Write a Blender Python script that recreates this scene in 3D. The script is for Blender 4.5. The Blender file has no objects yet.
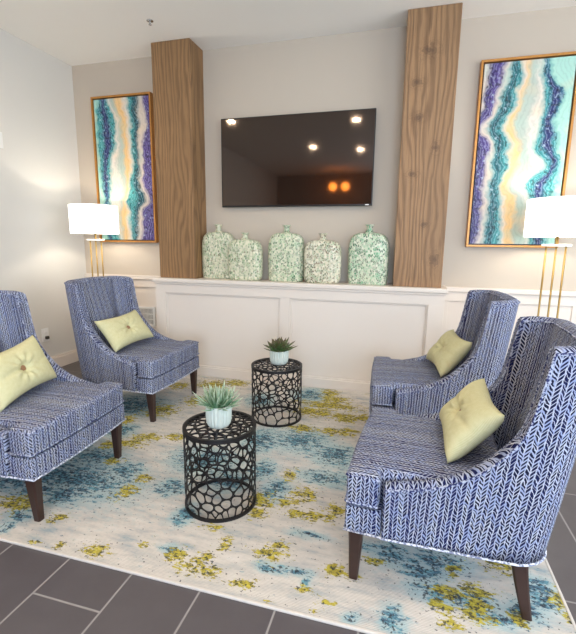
import bpy, bmesh, math, random
from mathutils import Vector, Matrix, noise
R = math.radians
rnd = random.Random(7)
S = bpy.context.scene
COL = S.collection
H = 2.74

# ------------------------------------------------------------------ helpers
def link(o, parent=None):
    COL.objects.link(o)
    if parent is not None:
        o.parent = parent
    return o

def mesh_obj(name, verts, faces, mat, parent=None, smooth=False, uvs=None, loc=None):
    me = bpy.data.meshes.new(name)
    me.from_pydata([tuple(v) for v in verts], [], faces)
    if uvs is not None:
        lay = me.uv_layers.new(name='UVMap')
        for p in me.polygons:
            for li, vi in zip(p.loop_indices, p.vertices):
                lay.data[li].uv = uvs[vi]
    me.materials.append(mat)
    if smooth:
        for p in me.polygons:
            p.use_smooth = True
    me.update()
    o = link(bpy.data.objects.new(name, me), parent)
    if loc is not None:
        o.location = loc
    return o

def bm_obj(name, bm, mat, parent=None, smooth=False, loc=None):
    me = bpy.data.meshes.new(name)
    bmesh.ops.recalc_face_normals(bm, faces=bm.faces)
    bm.to_mesh(me)
    bm.free()
    me.materials.append(mat)
    if smooth:
        for p in me.polygons:
            p.use_smooth = True
    o = link(bpy.data.objects.new(name, me), parent)
    if loc is not None:
        o.location = loc
    return o

def box_in(bm, x0, x1, y0, y1, z0, z1, bev=0.0, seg=2):
    b = bmesh.new()
    vs = [b.verts.new((x, y, z)) for x in (x0, x1) for y in (y0, y1) for z in (z0, z1)]
    for f in ((0, 1, 3, 2), (4, 6, 7, 5), (0, 4, 5, 1), (2, 3, 7, 6), (0, 2, 6, 4), (1, 5, 7, 3)):
        b.faces.new([vs[i] for i in f])
    if bev > 0:
        bmesh.ops.bevel(b, geom=list(b.edges), offset=bev, segments=seg, affect='EDGES', profile=0.5)
    merge(bm, b)

def merge(bm, b):
    me = bpy.data.meshes.new('tmp')
    b.to_mesh(me)
    b.free()
    bm.from_mesh(me)
    bpy.data.meshes.remove(me)

def box(name, x0, x1, y0, y1, z0, z1, mat, parent=None, bev=0.0, seg=2):
    bm = bmesh.new()
    box_in(bm, x0, x1, y0, y1, z0, z1, bev, seg)
    return bm_obj(name, bm, mat, parent)

def lathe_in(bm, prof, n=32, c=(0, 0), rfun=None):
    rows = []
    for r, z in prof:
        row = []
        for i in range(n):
            a = 2 * math.pi * i / n
            rr = r if rfun is None else rfun(r, a, z)
            row.append(bm.verts.new((c[0] + rr * math.cos(a), c[1] + rr * math.sin(a), z)))
        rows.append(row)
    for j in range(len(rows) - 1):
        for i in range(n):
            bm.faces.new((rows[j][i], rows[j][(i + 1) % n], rows[j + 1][(i + 1) % n], rows[j + 1][i]))
    if prof[0][0] > 1e-5:
        bm.faces.new(rows[0][::-1])
    if prof[-1][0] > 1e-5:
        bm.faces.new(rows[-1])

def lathe(name, prof, mat, parent=None, n=32, c=(0, 0), smooth=True, rfun=None):
    bm = bmesh.new()
    lathe_in(bm, prof, n, c, rfun)
    return bm_obj(name, bm, mat, parent, smooth)

def tube_in(bm, pts, r, n=8, closed=False):
    pts = [Vector(p) for p in pts]
    m = len(pts)
    rows = []
    up = Vector((0.123, 0.321, 0.94))
    for i, p in enumerate(pts):
        a = pts[(i - 1) % m] if (closed or i > 0) else p
        b = pts[(i + 1) % m] if (closed or i < m - 1) else p
        t = (b - a).normalized()
        s = t.cross(up)
        if s.length < 1e-3:
            s = t.cross(Vector((1, 0, 0)))
        s.normalize()
        q = s.cross(t)
        rows.append([bm.verts.new(p + (s * math.cos(2 * math.pi * k / n) + q * math.sin(2 * math.pi * k / n)) * r) for k in range(n)])
    for i in range(m if closed else m - 1):
        A, B = rows[i], rows[(i + 1) % m]
        for k in range(n):
            bm.faces.new((A[k], A[(k + 1) % n], B[(k + 1) % n], B[k]))
    if not closed:
        bm.faces.new(rows[0][::-1])
        bm.faces.new(rows[-1])

def tube(name, pts, r, mat, parent=None, n=8, closed=False):
    bm = bmesh.new()
    tube_in(bm, pts, r, n, closed)
    return bm_obj(name, bm, mat, parent, True)

def struct(o, label=None):
    o['kind'] = 'structure'
    if label:
        o['label'] = label
    return o

def tag(o, label, cat, group=None, kind=None):
    o['label'] = label
    o['category'] = cat
    if group:
        o['group'] = group
    if kind:
        o['kind'] = kind
    return o

def thing(name, label, cat, loc=(0, 0, 0), rz=0.0, group=None, kind=None):
    o = bpy.data.objects.new(name, None)
    COL.objects.link(o)
    o.location = loc
    o.rotation_euler = (0, 0, rz)
    o.empty_display_size = 0.1
    return tag(o, label, cat, group, kind)

def copy_tree(o, parent=None):
    c = o.copy()
    COL.objects.link(c)
    if parent is not None:
        c.parent = parent
        c.matrix_parent_inverse = o.matrix_parent_inverse.copy()
    for ch in list(o.children):
        copy_tree(ch, c)
    return c

def lin(c):
    return tuple(((v / 255) / 12.92 if v / 255 <= 0.04045 else ((v / 255 + 0.055) / 1.055) ** 2.4) for v in c)

def interp(pts, x):
    if x <= pts[0][0]:
        return pts[0][1]
    for (a, b), (c, d) in zip(pts, pts[1:]):
        if x <= c:
            return b + (d - b) * (x - a) / (c - a)
    return pts[-1][1]

# ------------------------------------------------------------------ materials
class NT:
    def __init__(self, name):
        self.m = bpy.data.materials.new(name)
        self.m.use_nodes = True
        self.t = self.m.node_tree
        self.b = self.t.nodes['Principled BSDF']
    def n(self, typ, ins=None, **kw):
        nd = self.t.nodes.new('ShaderNode' + typ)
        for k, v in kw.items():
            setattr(nd, k, v)
        for k, v in (ins or {}).items():
            self.set(nd.inputs[k], v)
        return nd
    def set(self, sock, v):
        if isinstance(v, bpy.types.NodeSocket):
            self.t.links.new(v, sock)
        elif isinstance(v, (tuple, list)) and len(v) == 3 and sock.type == 'RGBA':
            sock.default_value = (*v, 1)
        else:
            sock.default_value = v
    def math(self, op, a, b=0.0, c=0.0):
        nd = self.n('Math', operation=op)
        self.set(nd.inputs[0], a)
        self.set(nd.inputs[1], b)
        self.set(nd.inputs[2], c)
        return nd.outputs[0]
    def mix(self, f, a, b, blend='MIX'):
        nd = self.n('Mix', data_type='RGBA', blend_type=blend)
        self.set(nd.inputs[0], f)
        self.set(nd.inputs[6], a)
        self.set(nd.inputs[7], b)
        return nd.outputs[2]
    def ramp(self, f, stops, interp_='LINEAR'):
        nd = self.n('ValToRGB', {'Fac': f})
        cr = nd.color_ramp
        cr.interpolation = interp_
        while len(cr.elements) > 1:
            cr.elements.remove(cr.elements[-1])
        for i, (p, c) in enumerate(stops):
            e = cr.elements[0] if i == 0 else cr.elements.new(p)
            e.position = p
            e.color = (*c, 1) if len(c) == 3 else c
        return nd.outputs['Color']
    def step(self, v, lo, hi):
        nd = self.n('MapRange', {'Value': v, 'From Min': lo, 'From Max': hi}, clamp=True)
        return nd.outputs[0]
    def noise(self, vec, scale, detail=3.0, rough=0.5):
        nd = self.n('TexNoise', {'Scale': scale, 'Detail': detail, 'Roughness': rough})
        if vec is not None:
            self.set(nd.inputs['Vector'], vec)
        return nd.outputs['Fac']
    def obj(self, scale=None):
        o = self.n('TexCoord').outputs['Object']
        if scale is None:
            return o
        return self.n('Mapping', {'Vector': o, 'Scale': scale}).outputs[0]
    def bump(self, h, strength=0.3, dist=0.01):
        nd = self.n('Bump', {'Height': h, 'Strength': strength, 'Distance': dist})
        self.set(self.b.inputs['Normal'], nd.outputs[0])
    def base(self, col=None, rough=0.5, metal=0.0, spec=0.5):
        if col is not None:
            self.set(self.b.inputs['Base Color'], col)
        self.set(self.b.inputs['Roughness'], rough)
        self.set(self.b.inputs['Metallic'], metal)
        self.set(self.b.inputs['Specular IOR Level'], spec)
        return self

def plain(name, rgb, rough=0.5, metal=0.0, spec=0.5, var=0.04, scale=20.0):
    t = NT(name)
    c = lin(rgb)
    f = t.noise(t.obj(), scale, 3)
    d = tuple(max(0, v * (1 - var)) for v in c)
    u = tuple(min(1, v * (1 + var)) for v in c)
    t.base(t.mix(f, d, u), rough, metal, spec)
    return t.m

def emit(name, rgb, strength):
    t = NT(name)
    t.base((0.8, 0.8, 0.8), 0.6)
    t.set(t.b.inputs['Emission Color'], lin(rgb))
    t.b.inputs['Emission Strength'].default_value = strength
    return t.m

def paint(name, rgb, rough=0.6):
    t = NT(name)
    c = lin(rgb)
    f = t.noise(t.obj(), 2.0, 2)
    t.base(t.mix(f, tuple(v * .985 for v in c), tuple(min(1, v * 1.015) for v in c)), rough, 0, .3)
    t.bump(t.noise(t.obj(), 220, 2), .05, .002)
    return t.m

M = {}
M['wall'] = paint('greige_paint', (194, 181, 164))
M['wall_left'] = paint('pale_paint', (214, 210, 202))
M['ceil'] = paint('ceiling_paint', (242, 238, 231), .8)
M['white'] = paint('white_trim_paint', (224, 213, 201), .45)
M['rear'] = paint('rear_wall_paint', (150, 138, 128))
M['leg'] = plain('dark_walnut', (52, 32, 26), .35, var=.25, scale=40)
M['iron'] = plain('black_iron', (26, 24, 26), .45, .3, var=.1)
M['brass'] = plain('brushed_brass', (160, 134, 80), .36, 1.0, var=.05)
M['gilt'] = plain('gilt_wood', (186, 128, 62), .35, .35, var=.2, scale=60)
M['tvbody'] = plain('tv_plastic', (14, 13, 13), .35, var=.05)
M['screen'] = plain('tv_glass', (24, 17, 14), .05, 0, 1.0, var=.02)
M['screen'].node_tree.nodes['Principled BSDF'].inputs['Specular Tint'].default_value = (1, .80, .68, 1)
M['plastic'] = plain('white_plastic', (232, 230, 226), .4, var=.01)
M['soil'] = plain('potting_soil', (48, 36, 28), .9, var=.3, scale=90)
M['dark'] = plain('dark_void', (60, 55, 50), .8)
M['chrome'] = plain('chrome', (200, 200, 200), .2, 1.0, var=.02)

def wood_mat(name, light, dark, seed, knots):
    t = NT(name)
    o = t.obj()
    mp = t.n('Mapping', {'Vector': o, 'Location': (seed, seed * 1.7, seed * .6), 'Scale': (1, 1, .16)}).outputs[0]
    warp = t.n('TexNoise', {'Vector': mp, 'Scale': 4.5, 'Detail': 2.0})
    wv = t.n('VectorMath', {0: warp.outputs['Color'], 1: (.26, .26, .26)}, operation='MULTIPLY').outputs[0]
    mp2 = t.n('VectorMath', {0: mp, 1: wv}, operation='ADD').outputs[0]
    wave = t.n('TexWave', {'Vector': mp2, 'Scale': 9.0, 'Distortion': 5.0, 'Detail': 2.0, 'Detail Scale': 1.5}, wave_type='BANDS', bands_direction='X')
    f1 = wave.outputs['Fac']
    fine = t.noise(t.n('Mapping', {'Vector': o, 'Scale': (1, 1, .03)}).outputs[0], 160, 3, .6)
    blot = t.noise(mp, 5.0, 3)
    col = t.mix(t.math('MULTIPLY', t.math('POWER', f1, 2.0), .62), lin(light), lin(dark))
    col = t.mix(t.math('MULTIPLY', t.step(fine, .5, .75), .55), col, lin(tuple(v * .55 for v in dark)))
    col = t.mix(t.math('MULTIPLY', t.step(blot, .35, .7), .5), col, lin(tuple(v * .8 for v in light)))
    if knots:
        sx = t.n('SeparateXYZ', {0: o})
        jit = t.math('MULTIPLY', t.math('SUBTRACT', t.noise(o, 26, 3), .5), 3.2)
        for kx, kz, rx, rz in knots:
            dx = t.math('DIVIDE', t.math('SUBTRACT', sx.outputs[0], kx), rx)
            dz = t.math('DIVIDE', t.math('SUBTRACT', sx.outputs[2], kz), rz)
            d = t.math('SQRT', t.math('ADD', t.math('MULTIPLY', dx, dx), t.math('MULTIPLY', dz, dz)))
            d = t.math('ADD', d, jit)
            ring = t.math('MULTIPLY', t.math('ADD', t.math('SINE', t.math('MULTIPLY', d, 9.0)), 1.0), .22)
            halo = t.math('MULTIPLY', t.step(d, 2.6, .9), ring)
            col = t.mix(halo, col, lin(dark))
            col = t.mix(t.math('MULTIPLY', t.step(d, 1.25, .1), .62), col, lin((88, 68, 52)))
    t.base(col, .55, 0, .35)
    t.bump(t.math('ADD', fine, f1), .25, .004)
    return t.m
KNOTS = ((.690, 2.27, .034, .022), (.712, 2.045, .036, .024), (.76, 2.47, .042, .036), (.84, 1.84, .024, .030), (.69, 1.66, .030, .020), (.80, 1.31, .026, .018), (.88, 1.06, .028, .042))
M['wood_l'] = wood_mat('oak_cladding', (154, 118, 80), (100, 72, 48), 1.3, False)
M['wood_r'] = wood_mat('knotty_oak_cladding', (160, 124, 88), (104, 76, 52), 4.1, KNOTS)

def fabric_mat():
    t = NT('chevron_upholstery')
    uv = t.n('TexCoord').outputs['UV']
    s = t.n('SeparateXYZ', {0: uv})
    nz = t.n('TexNoise', {'Vector': uv, 'Scale': 45.0, 'Detail': 3.0})
    u = t.math('ADD', t.math('DIVIDE', s.outputs[0], .0138), t.math('MULTIPLY', nz.outputs['Fac'], .8))
    k = t.math('FLOOR', u)
    f = t.math('FRACT', u)
    par = t.math('FLOORED_MODULO', k, 2.0)
    tri = t.math('ABSOLUTE', t.math('SUBTRACT', par, f))
    v = t.math('ADD', t.math('DIVIDE', s.outputs[1], .0138), t.math('MULTIPLY', tri, 1.35))
    v = t.math('ADD', v, t.math('MULTIPLY', nz.outputs['Fac'], 1.1))
    fv = t.math('FRACT', v)
    iv = t.math('FLOOR', v)
    cell = t.n('CombineXYZ', {0: k, 1: iv})
    wn = t.n('TexWhiteNoise', {'Vector': cell.outputs[0]}, noise_dimensions='2D').outputs['Value']
    wk = t.n('TexWhiteNoise', {'W': k}, noise_dimensions='1D').outputs['Value']
    thr = t.math('ADD', .70, t.math('MULTIPLY', t.math('SUBTRACT', wk, .5), .28))
    thr = t.math('ADD', thr, t.math('MULTIPLY', t.math('SUBTRACT', wn, .5), .34))
    d = t.math('SUBTRACT', thr, fv)
    dark = t.step(d, -.06, .06)
    gap = t.step(t.math('ABSOLUTE', t.math('SUBTRACT', f, .5)), .33, .43)
    dark = t.math('MULTIPLY', dark, t.math('SUBTRACT', 1.0, t.math('MULTIPLY', gap, .9)))
    light = t.mix(wn, lin((142, 153, 186)), lin((196, 198, 206)))
    navy = t.mix(wk, lin((10, 12, 34)), lin((16, 24, 74)))
    t.base(t.mix(dark, light, navy), .85, 0, .2)
    t.bump(t.math('SUBTRACT', 1.0, dark), .3, .003)
    return t.m
M['fabric'] = fabric_mat()

def welt_mat(name, a, b):
    t = NT(name)
    f = t.noise(t.obj(), 140, 1)
    t.base(t.mix(t.step(f, .44, .56), lin(a), lin(b)), .85, 0, .2)
    return t.m
M['welt'] = welt_mat('upholstery_welt', (44, 52, 96), (178, 184, 202))
M['trimwelt'] = welt_mat('pale_welt', (120, 126, 150), (214, 216, 224))

def pillow_mat():
    t = NT('lime_linen')
    o = t.obj()
    a = t.n('TexWave', {'Vector': o, 'Scale': 120.0, 'Distortion': 1.0}, bands_direction='X').outputs['Fac']
    b = t.n('TexWave', {'Vector': o, 'Scale': 120.0, 'Distortion': 1.0}, bands_direction='Y').outputs['Fac']
    f = t.math('MULTIPLY', t.math('ADD', a, b), .5)
    f = t.math('ADD', t.math('MULTIPLY', f, .5), t.math('MULTIPLY', t.noise(o, 60, 3), .5))
    t.base(t.mix(f, lin((186, 180, 130)), lin((220, 215, 176))), .8, 0, .2)
    t.bump(f, .2, .002)
    return t.m
M['pillow'] = pillow_mat()
M['button'] = plain('shell_button', (150, 112, 82), .3, var=.35, scale=150)

def floor_mat():
    t = NT('slate_tile')
    s = t.n('SeparateXYZ', {0: t.obj()})
    w, L, g = .2668, .535, .0042
    u = t.math('DIVIDE', t.math('ADD', s.outputs[0], .191), w)
    k = t.math('FLOOR', u)
    fu = t.math('MULTIPLY', t.math('FRACT', u), w)
    v = t.math('DIVIDE', t.math('SUBTRACT', t.math('ADD', s.outputs[1], 2.54), t.math('MULTIPLY', t.math('ADD', k, 1.0), .1675)), L)
    iv = t.math('FLOOR', v)
    fv = t.math('MULTIPLY', t.math('FRACT', v), L)
    eu = t.math('MINIMUM', fu, t.math('SUBTRACT', w, fu))
    ev = t.math('MINIMUM', fv, t.math('SUBTRACT', L, fv))
    e = t.math('MINIMUM', eu, ev)
    grout = t.step(e, g, g * .6)
    wn = t.n('TexWhiteNoise', {'Vector': t.n('CombineXYZ', {0: k, 1: iv}).outputs[0]}, noise_dimensions='2D').outputs['Value']
    n1 = t.noise(t.obj(), 7, 4)
    tile = t.mix(n1, lin((72, 66, 68)), lin((94, 88, 89)))
    tile = t.mix(t.math('MULTIPLY', wn, .4), tile, lin((92, 86, 88)))
    t.base(t.mix(grout, tile, lin((146, 141, 138))), t.math('ADD', .38, t.math('MULTIPLY', grout, .4)), 0, .4)
    t.bump(t.math('SUBTRACT', t.math('MULTIPLY', t.noise(t.obj(), 60, 4), .15), grout), .3, .003)
    return t.m
M['floor'] = floor_mat()

def rug_mat():
    t = NT('distressed_rug')
    o = t.obj()
    yel = t.n('Attribute', attribute_name='yel').outputs['Fac']
    blu = t.n('Attribute', attribute_name='blu').outputs['Fac']
    st = t.n('Mapping', {'Vector': o, 'Scale': (.6, 1.5, 1)}).outputs[0]
    n1 = t.noise(st, 34, 6, .75)
    n2 = t.noise(t.n('Mapping', {'Vector': o, 'Location': (3.1, 5.2, 0), 'Scale': (.7, 1.4, 1)}).outputs[0], 42, 6, .75)
    n3 = t.noise(t.n('Mapping', {'Vector': o, 'Location': (7.7, 1.9, 0), 'Scale': (.8, 1.3, 1)}).outputs[0], 60, 3, .7)
    base = t.ramp(t.noise(t.n('Mapping', {'Vector': o, 'Scale': (.5, 1.6, 1)}).outputs[0], 11, 6, .7),
                  [(.3, lin((146, 162, 170))), (.42, lin((188, 184, 178))), (.52, lin((206, 198, 188))), (.7, lin((218, 211, 202)))])
    # faint blue-grey wash everywhere, stronger where blue patches are
    wash = t.math('ADD', t.math('MULTIPLY', blu, .9), t.math('SUBTRACT', n2, .59))
    col = t.mix(t.math('MULTIPLY', t.step(wash, -.05, .33), .75), base, lin((158, 186, 190)))
    mb = t.step(t.math('ADD', t.math('MULTIPLY', blu, .23), n1), .645, .69)
    bc = t.ramp(n3, [(.38, lin((24, 50, 76))), (.49, lin((52, 106, 130))), (.62, lin((104, 160, 170)))])
    col = t.mix(t.math('MULTIPLY', mb, .9), col, bc)
    my = t.step(t.math('ADD', t.math('MULTIPLY', yel, .27), n2), .66, .695)
    yc = t.ramp(n3, [(.36, lin((70, 68, 16))), (.47, lin((160, 144, 28))), (.62, lin((200, 184, 48)))])
    col = t.mix(t.math('MULTIPLY', my, .95), col, yc)
    both = t.math('MAXIMUM', t.math('MULTIPLY', yel, .8), blu)
    sp = t.step(t.math('ADD', t.math('MULTIPLY', both, .17), t.noise(o, 85, 2)), .69, .73)
    col = t.mix(t.math('MULTIPLY', sp, .8), col, lin((30, 38, 48)))
    wv = t.n('TexWave', {'Vector': o, 'Scale': 55.0, 'Distortion': 2.0, 'Detail': 2.0}, bands_direction='Y').outputs['Fac']
    col = t.mix(t.math('MULTIPLY', wv, .16), col, lin((150, 146, 140)))
    t.base(col, .95, 0, .1)
    t.bump(t.math('ADD', wv, n3), .3, .004)
    return t.m
M['rug'] = rug_mat()
M['rugedge'] = plain('rug_binding', (206, 198, 188), .9, var=.1, scale=80)

def mosaic_mat(name, cols, seed):
    t = NT(name)
    o = t.n('Mapping', {'Vector': t.obj(), 'Location': (seed, seed * 2, seed * 3)}).outputs[0]
    mp = t.n('Mapping', {'Vector': o, 'Scale': (1, 1, .75)}).outputs[0]
    v = t.n('TexVoronoi', {'Vector': mp, 'Scale': 78.0})
    e = t.n('TexVoronoi', {'Vector': mp, 'Scale': 78.0}, feature='DISTANCE_TO_EDGE').outputs['Distance']
    sx = t.n('SeparateXYZ', {0: v.outputs['Color']})
    stops = [(i / len(cols), lin(c)) for i, c in enumerate(cols)]
    chip = t.ramp(sx.outputs[0], stops, 'CONSTANT')
    zone = t.step(t.noise(o, 9, 2), .4, .65)
    chip = t.mix(t.math('MULTIPLY', zone, .34), chip, lin((224, 214, 188)))
    g = t.step(e, .10, .04)
    t.base(t.mix(g, chip, lin((214, 212, 190))), .3, 0, .5)
    t.bump(t.step(e, .0, .16), .5, .004)
    return t.m

def pot_mat():
    t = NT('seafoam_ceramic')
    t.base(t.mix(t.noise(t.obj(), 30, 2), lin((190, 200, 190)), lin((210, 216, 205))), .4, 0, .4)
    return t.m
M['pot'] = pot_mat()

def leaf_mat(name, a, b, tip):
    t = NT(name)
    at = t.n('Attribute', attribute_name='tip').outputs['Fac']
    c = t.mix(t.noise(t.obj(), 40, 2), lin(a), lin(b))
    t.base(t.mix(t.math('POWER', at, 2.5), c, lin(tip)), .45, 0, .4)
    return t.m
M['leaf_a'] = leaf_mat('agave_leaf', (58, 108, 66), (120, 164, 122), (206, 216, 190))
M['leaf_b'] = leaf_mat('echeveria_leaf', (44, 80, 40), (108, 146, 78), (112, 84, 70))

def art_mat():
    t = NT('agate_print')
    c = t.n('Attribute', attribute_name='ink').outputs['Color']
    n = t.noise(t.obj(), 55, 4, .7)
    c2 = t.mix(t.math('MULTIPLY', t.step(n, .55, .75), .12), c, t.mix(.55, c, lin((250, 246, 238))))
    t.base(c2, .4, 0, .3)
    return t.m
M['art'] = art_mat()
def shade_mat():
    t = NT('lit_linen_shade')
    t.base((.85, .84, .82), .8, 0, .1)
    w = t.n('TexWave', {'Vector': t.obj(), 'Scale': 160.0}, bands_direction='Z').outputs['Fac']
    t.set(t.b.inputs['Emission Color'], t.mix(t.math('MULTIPLY', w, .08), (1, .965, .90), (.9, .85, .78)))
    t.b.inputs['Emission Strength'].default_value = 1.25
    return t.m
M['shade'] = shade_mat()
M['canlens'] = emit('downlight_lens', (255, 234, 204), 330)
M['globe'] = emit('amber_globe', (255, 150, 50), 22)

# ------------------------------------------------------------------ camera
CX, CY, CZ, YAW, PIT, ROLL, FPX = 0.6821, -3.4907, 1.1683, -0.2696, -0.1755, 0.0122, 418.4528
F = Vector((math.sin(YAW) * math.cos(PIT), math.cos(YAW) * math.cos(PIT), math.sin(PIT)))
R0 = Vector((math.cos(YAW), -math.sin(YAW), 0))
U0 = R0.cross(F)
Rv = R0 * math.cos(ROLL) + U0 * math.sin(ROLL)
Uv = -R0 * math.sin(ROLL) + U0 * math.cos(ROLL)
cam = bpy.data.cameras.new('camera')
co = link(bpy.data.objects.new('camera', cam))
m = Matrix.Identity(4)
for i in range(3):
    m[i][0], m[i][1], m[i][2] = Rv[i], Uv[i], -F[i]
m.translation = (CX, CY, CZ)
co.matrix_world = m
cam.sensor_fit = 'HORIZONTAL'
cam.sensor_width = 36
cam.lens = FPX * 36 / 576
cam.clip_start = .05
S.camera = co

# ------------------------------------------------------------------ room shell
XL, XR, YB = -2.371, 3.3, -6.6
struct(box('floor', XL - .2, XR + .2, YB - .2, .2, -.12, 0, M['floor']), 'dark grey rectangular tile floor with pale grout')
struct(box('ceiling', XL - .2, XR + .2, YB - .2, .2, H, H + .12, M['ceil']), 'flat white ceiling')
struct(box('wall_back', XL - .2, XR + .2, 0, .15, 0, H, M['wall']), 'greige wall behind the television')
struct(box('wall_left', XL - .15, XL, YB, 0, 0, H, M['wall_left']), 'pale painted side wall')

def wall_with_hole(name, axis, pos, thick, a0, a1, h0, h1, z0, z1, mat):
    bm = bmesh.new()
    def bx(p, q, za, zb):
        if axis == 'x':
            box_in(bm, min(pos, pos + thick), max(pos, pos + thick), p, q, za, zb)
        else:
            box_in(bm, p, q, min(pos, pos + thick), max(pos, pos + thick), za, zb)
    bx(a0, h0, 0, H); bx(h1, a1, 0, H); bx(h0, h1, 0, z0); bx(h0, h1, z1, H)
    return struct(bm_obj(name, bm, mat))
wall_with_hole('wall_right', 'x', XR, .15, YB, 0, -4.6, -1.0, .35, 2.35, M['wall'])
wall_with_hole('wall_rear', 'y', YB, -.15, XL, XR, .55, 2.9, .35, 2.4, M['rear'])
for i, (axis, pos, a0, a1, z0, z1) in enumerate((('x', XR + .06, -4.6, -1.0, .35, 2.35), ('y', YB - .06, .55, 2.9, .35, 2.4))):
    bm = bmesh.new()
    n = 3
    for k in range(n + 1):
        p = a0 + (a1 - a0) * k / n
        p = min(max(p, a0 + .03), a1 - .03)
        if axis == 'x':
            box_in(bm, pos - .03, pos + .03, p - .03, p + .03, z0, z1)
        else:
            box_in(bm, p - .03, p + .03, pos - .03, pos + .03, z0, z1)
    for z in (z0 + .03, z1 - .03):
        if axis == 'x':
            box_in(bm, pos - .03, pos + .03, a0, a1, z - .03, z + .03)
        else:
            box_in(bm, a0, a1, pos - .03, pos + .03, z - .03, z + .03)
    struct(bm_obj('window_%d' % (i + 1), bm, M['white']))

# low panelled wall with ledge under the television
YF = -.26
ML, MR = -1.425, .975
LZ = .854
struct(box('wall_media', ML, MR, YF + .018, -.001, 0, LZ - .04, M['white']), 'low white panelled wall under the television')
bm = bmesh.new()
box_in(bm, ML - .015, MR + .018, YF - .026, -.002, LZ - .034, LZ, .006)
struct(bm_obj('trim_1', bm, M['white']), 'white ledge top of the low panelled wall')
bm = bmesh.new()
yb = YF + .02
for x0, x1 in ((ML, -1.333), (-.28, -.196), (.863, MR)):
    box_in(bm, x0, x1, YF, yb, .09, .73, .002)
box_in(bm, ML, MR, YF - .0005, yb, .728, LZ - .035, .002)
box_in(bm, ML - .008, MR + .01, YF - .012, yb, LZ - .052, LZ - .033, .004)
# small moulding inside each panel
for x0, x1 in ((-1.333, -.28), (-.196, .863)):
    box_in(bm, x0, x0 + .012, YF + .008, yb, .09, .728, .003)
    box_in(bm, x1 - .012, x1, YF + .008, yb, .09, .728, .003)
    box_in(bm, x0 + .01, x1 - .01, YF + .008, yb, .716, .728, .003)
struct(bm_obj('trim_2', bm, M['white']), 'white stiles and rails framing the low wall panels')
def base_profile(name, pts_fn):
    bm = bmesh.new()
    pts_fn(bm)
    return struct(bm_obj(name, bm, M['white']))
base_profile('baseboard_media', lambda b: (box_in(b, ML - .005, MR + .008, YF - .012, YF + .012, 0, .082, .003), box_in(b, ML - .003, MR + .004, YF - .006, YF + .012, .078, .094, .003)))
base_profile('baseboard_left', lambda b: (box_in(b, XL, XL + .015, YB, -.001, 0, .10, .003), box_in(b, XL, XL + .009, YB, -.001, .095, .122, .003)))
base_profile('baseboard_back', lambda b: [(box_in(b, x0, x1, -.016, 0, 0, .10, .003), box_in(b, x0, x1, -.010, 0, .095, .122, .003)) for x0, x1 in ((XL + .01, ML - .006), (MR + .01, XR))])

# wainscot on the back wall at both sides
def wainscot(name, x0, x1, stiles):
    bm = bmesh.new()
    box_in(bm, x0, x1, -.006, 0, .10, .80)              # white panel board
    box_in(bm, x0, x1, -.018, 0, .735, .812, .002)      # top rail
    box_in(bm, x0, x1, -.034, 0, .808, .846, .006)      # cap
    box_in(bm, x0, x1, -.018, 0, .10, .20, .002)
    for a, b in stiles:
        box_in(bm, a, b, -.0174, 0, .19, .74, .002)
    return struct(bm_obj(name, bm, M['white']), 'white wainscot panelling with chair rail')
wainscot('trim_3', XL + .001, ML - .012, ((XL, XL + .07), (ML - .08, ML - .012)))
wainscot('trim_4', MR + .012, XR - .001, ((MR + .012, MR + .05), (1.88, 1.97), (2.9, 2.99)))

# floor vent grille in the left wainscot
v = thing('vent_grille', 'small white slatted vent grille low on the wall behind the back left chair', 'vent', (-1.70, -.0065, .45))
bm = bmesh.new()
for a in ((-.10, .10, .075, .095), (-.10, .10, -.095, -.075), (-.10, -.082, -.08, .08), (.082, .10, -.08, .08)):
    box_in(bm, a[0], a[1], -.016, 0, a[2], a[3], .002)
bm_obj('frame', bm, M['plastic'], v)
box('backing', -.085, .085, -.004, -.001, -.078, .078, M['dark'], v)
bm = bmesh.new()
for k in range(11):
    x = -.075 + .015 * k
    box_in(bm, x - .0035, x + .0035, -.013, -.003, -.077, .077)
for z in (-.026, .026):
    box_in(bm, -.083, .083, -.012, -.003, z - .004, z + .004)
o = bm_obj('slats', bm, M['plastic'], v)

# outlet and switch on the left wall
o = thing('wall_outlet', 'white wall outlet with a plug on the pale side wall beside the front left chair', 'outlet', (XL, -.56, .335))
box('cover_plate', 0, .006, -.037, .037, -.06, .06, M['plastic'], o, .002)
for z in (-.022, .022):
    s = lathe('socket', [(.017, .006), (.017, .009), (.014, .010)], M['plastic'], o, 20)
    s.rotation_euler = (0, R(90), 0)
    s.location = (0, 0, z)
pl = box('plug', .010, .036, -.013, .013, -.037, -.010, M['dark'], o, .004)
o = thing('light_switch', 'white light switch high on the pale side wall', 'switch', (XL, -.85, 1.92))
box('cover_plate', 0, .006, -.06, .06, -.06, .06, M['plastic'], o, .002)
for y in (-.028, .028):
    box('rocker', .006, .010, y - .017, y + .017, -.034, .034, M['plastic'], o, .0015)

# sprinkler
o = thing('ceiling_sprinkler', 'small fire sprinkler head on the white ceiling', 'sprinkler', (-1.20, -.53, H))
lathe('escutcheon', [(.024, -.003), (.024, 0)], M['chrome'], o, 24)
lathe('sprinkler_head', [(.008, -.030), (.012, -.028), (.011, -.025), (.005, -.022), (.006, -.010), (.009, -.003)], M['chrome'], o, 16)

# timber columns
DC = -.2302
def column(label, x0, x1, mat):
    o = box('wood_column', x0, x1, DC, -.001, LZ, H - .0005, mat, None, .004, 2)
    return tag(o, label, 'column', None, 'thing')
column('brown oak column with grey grain left of the television, standing on the white ledge', -1.3925, -1.0469, M['wood_l'])
column('knotty oak column right of the television, standing on the white ledge', .6016, .948, M['wood_r'])

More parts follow.
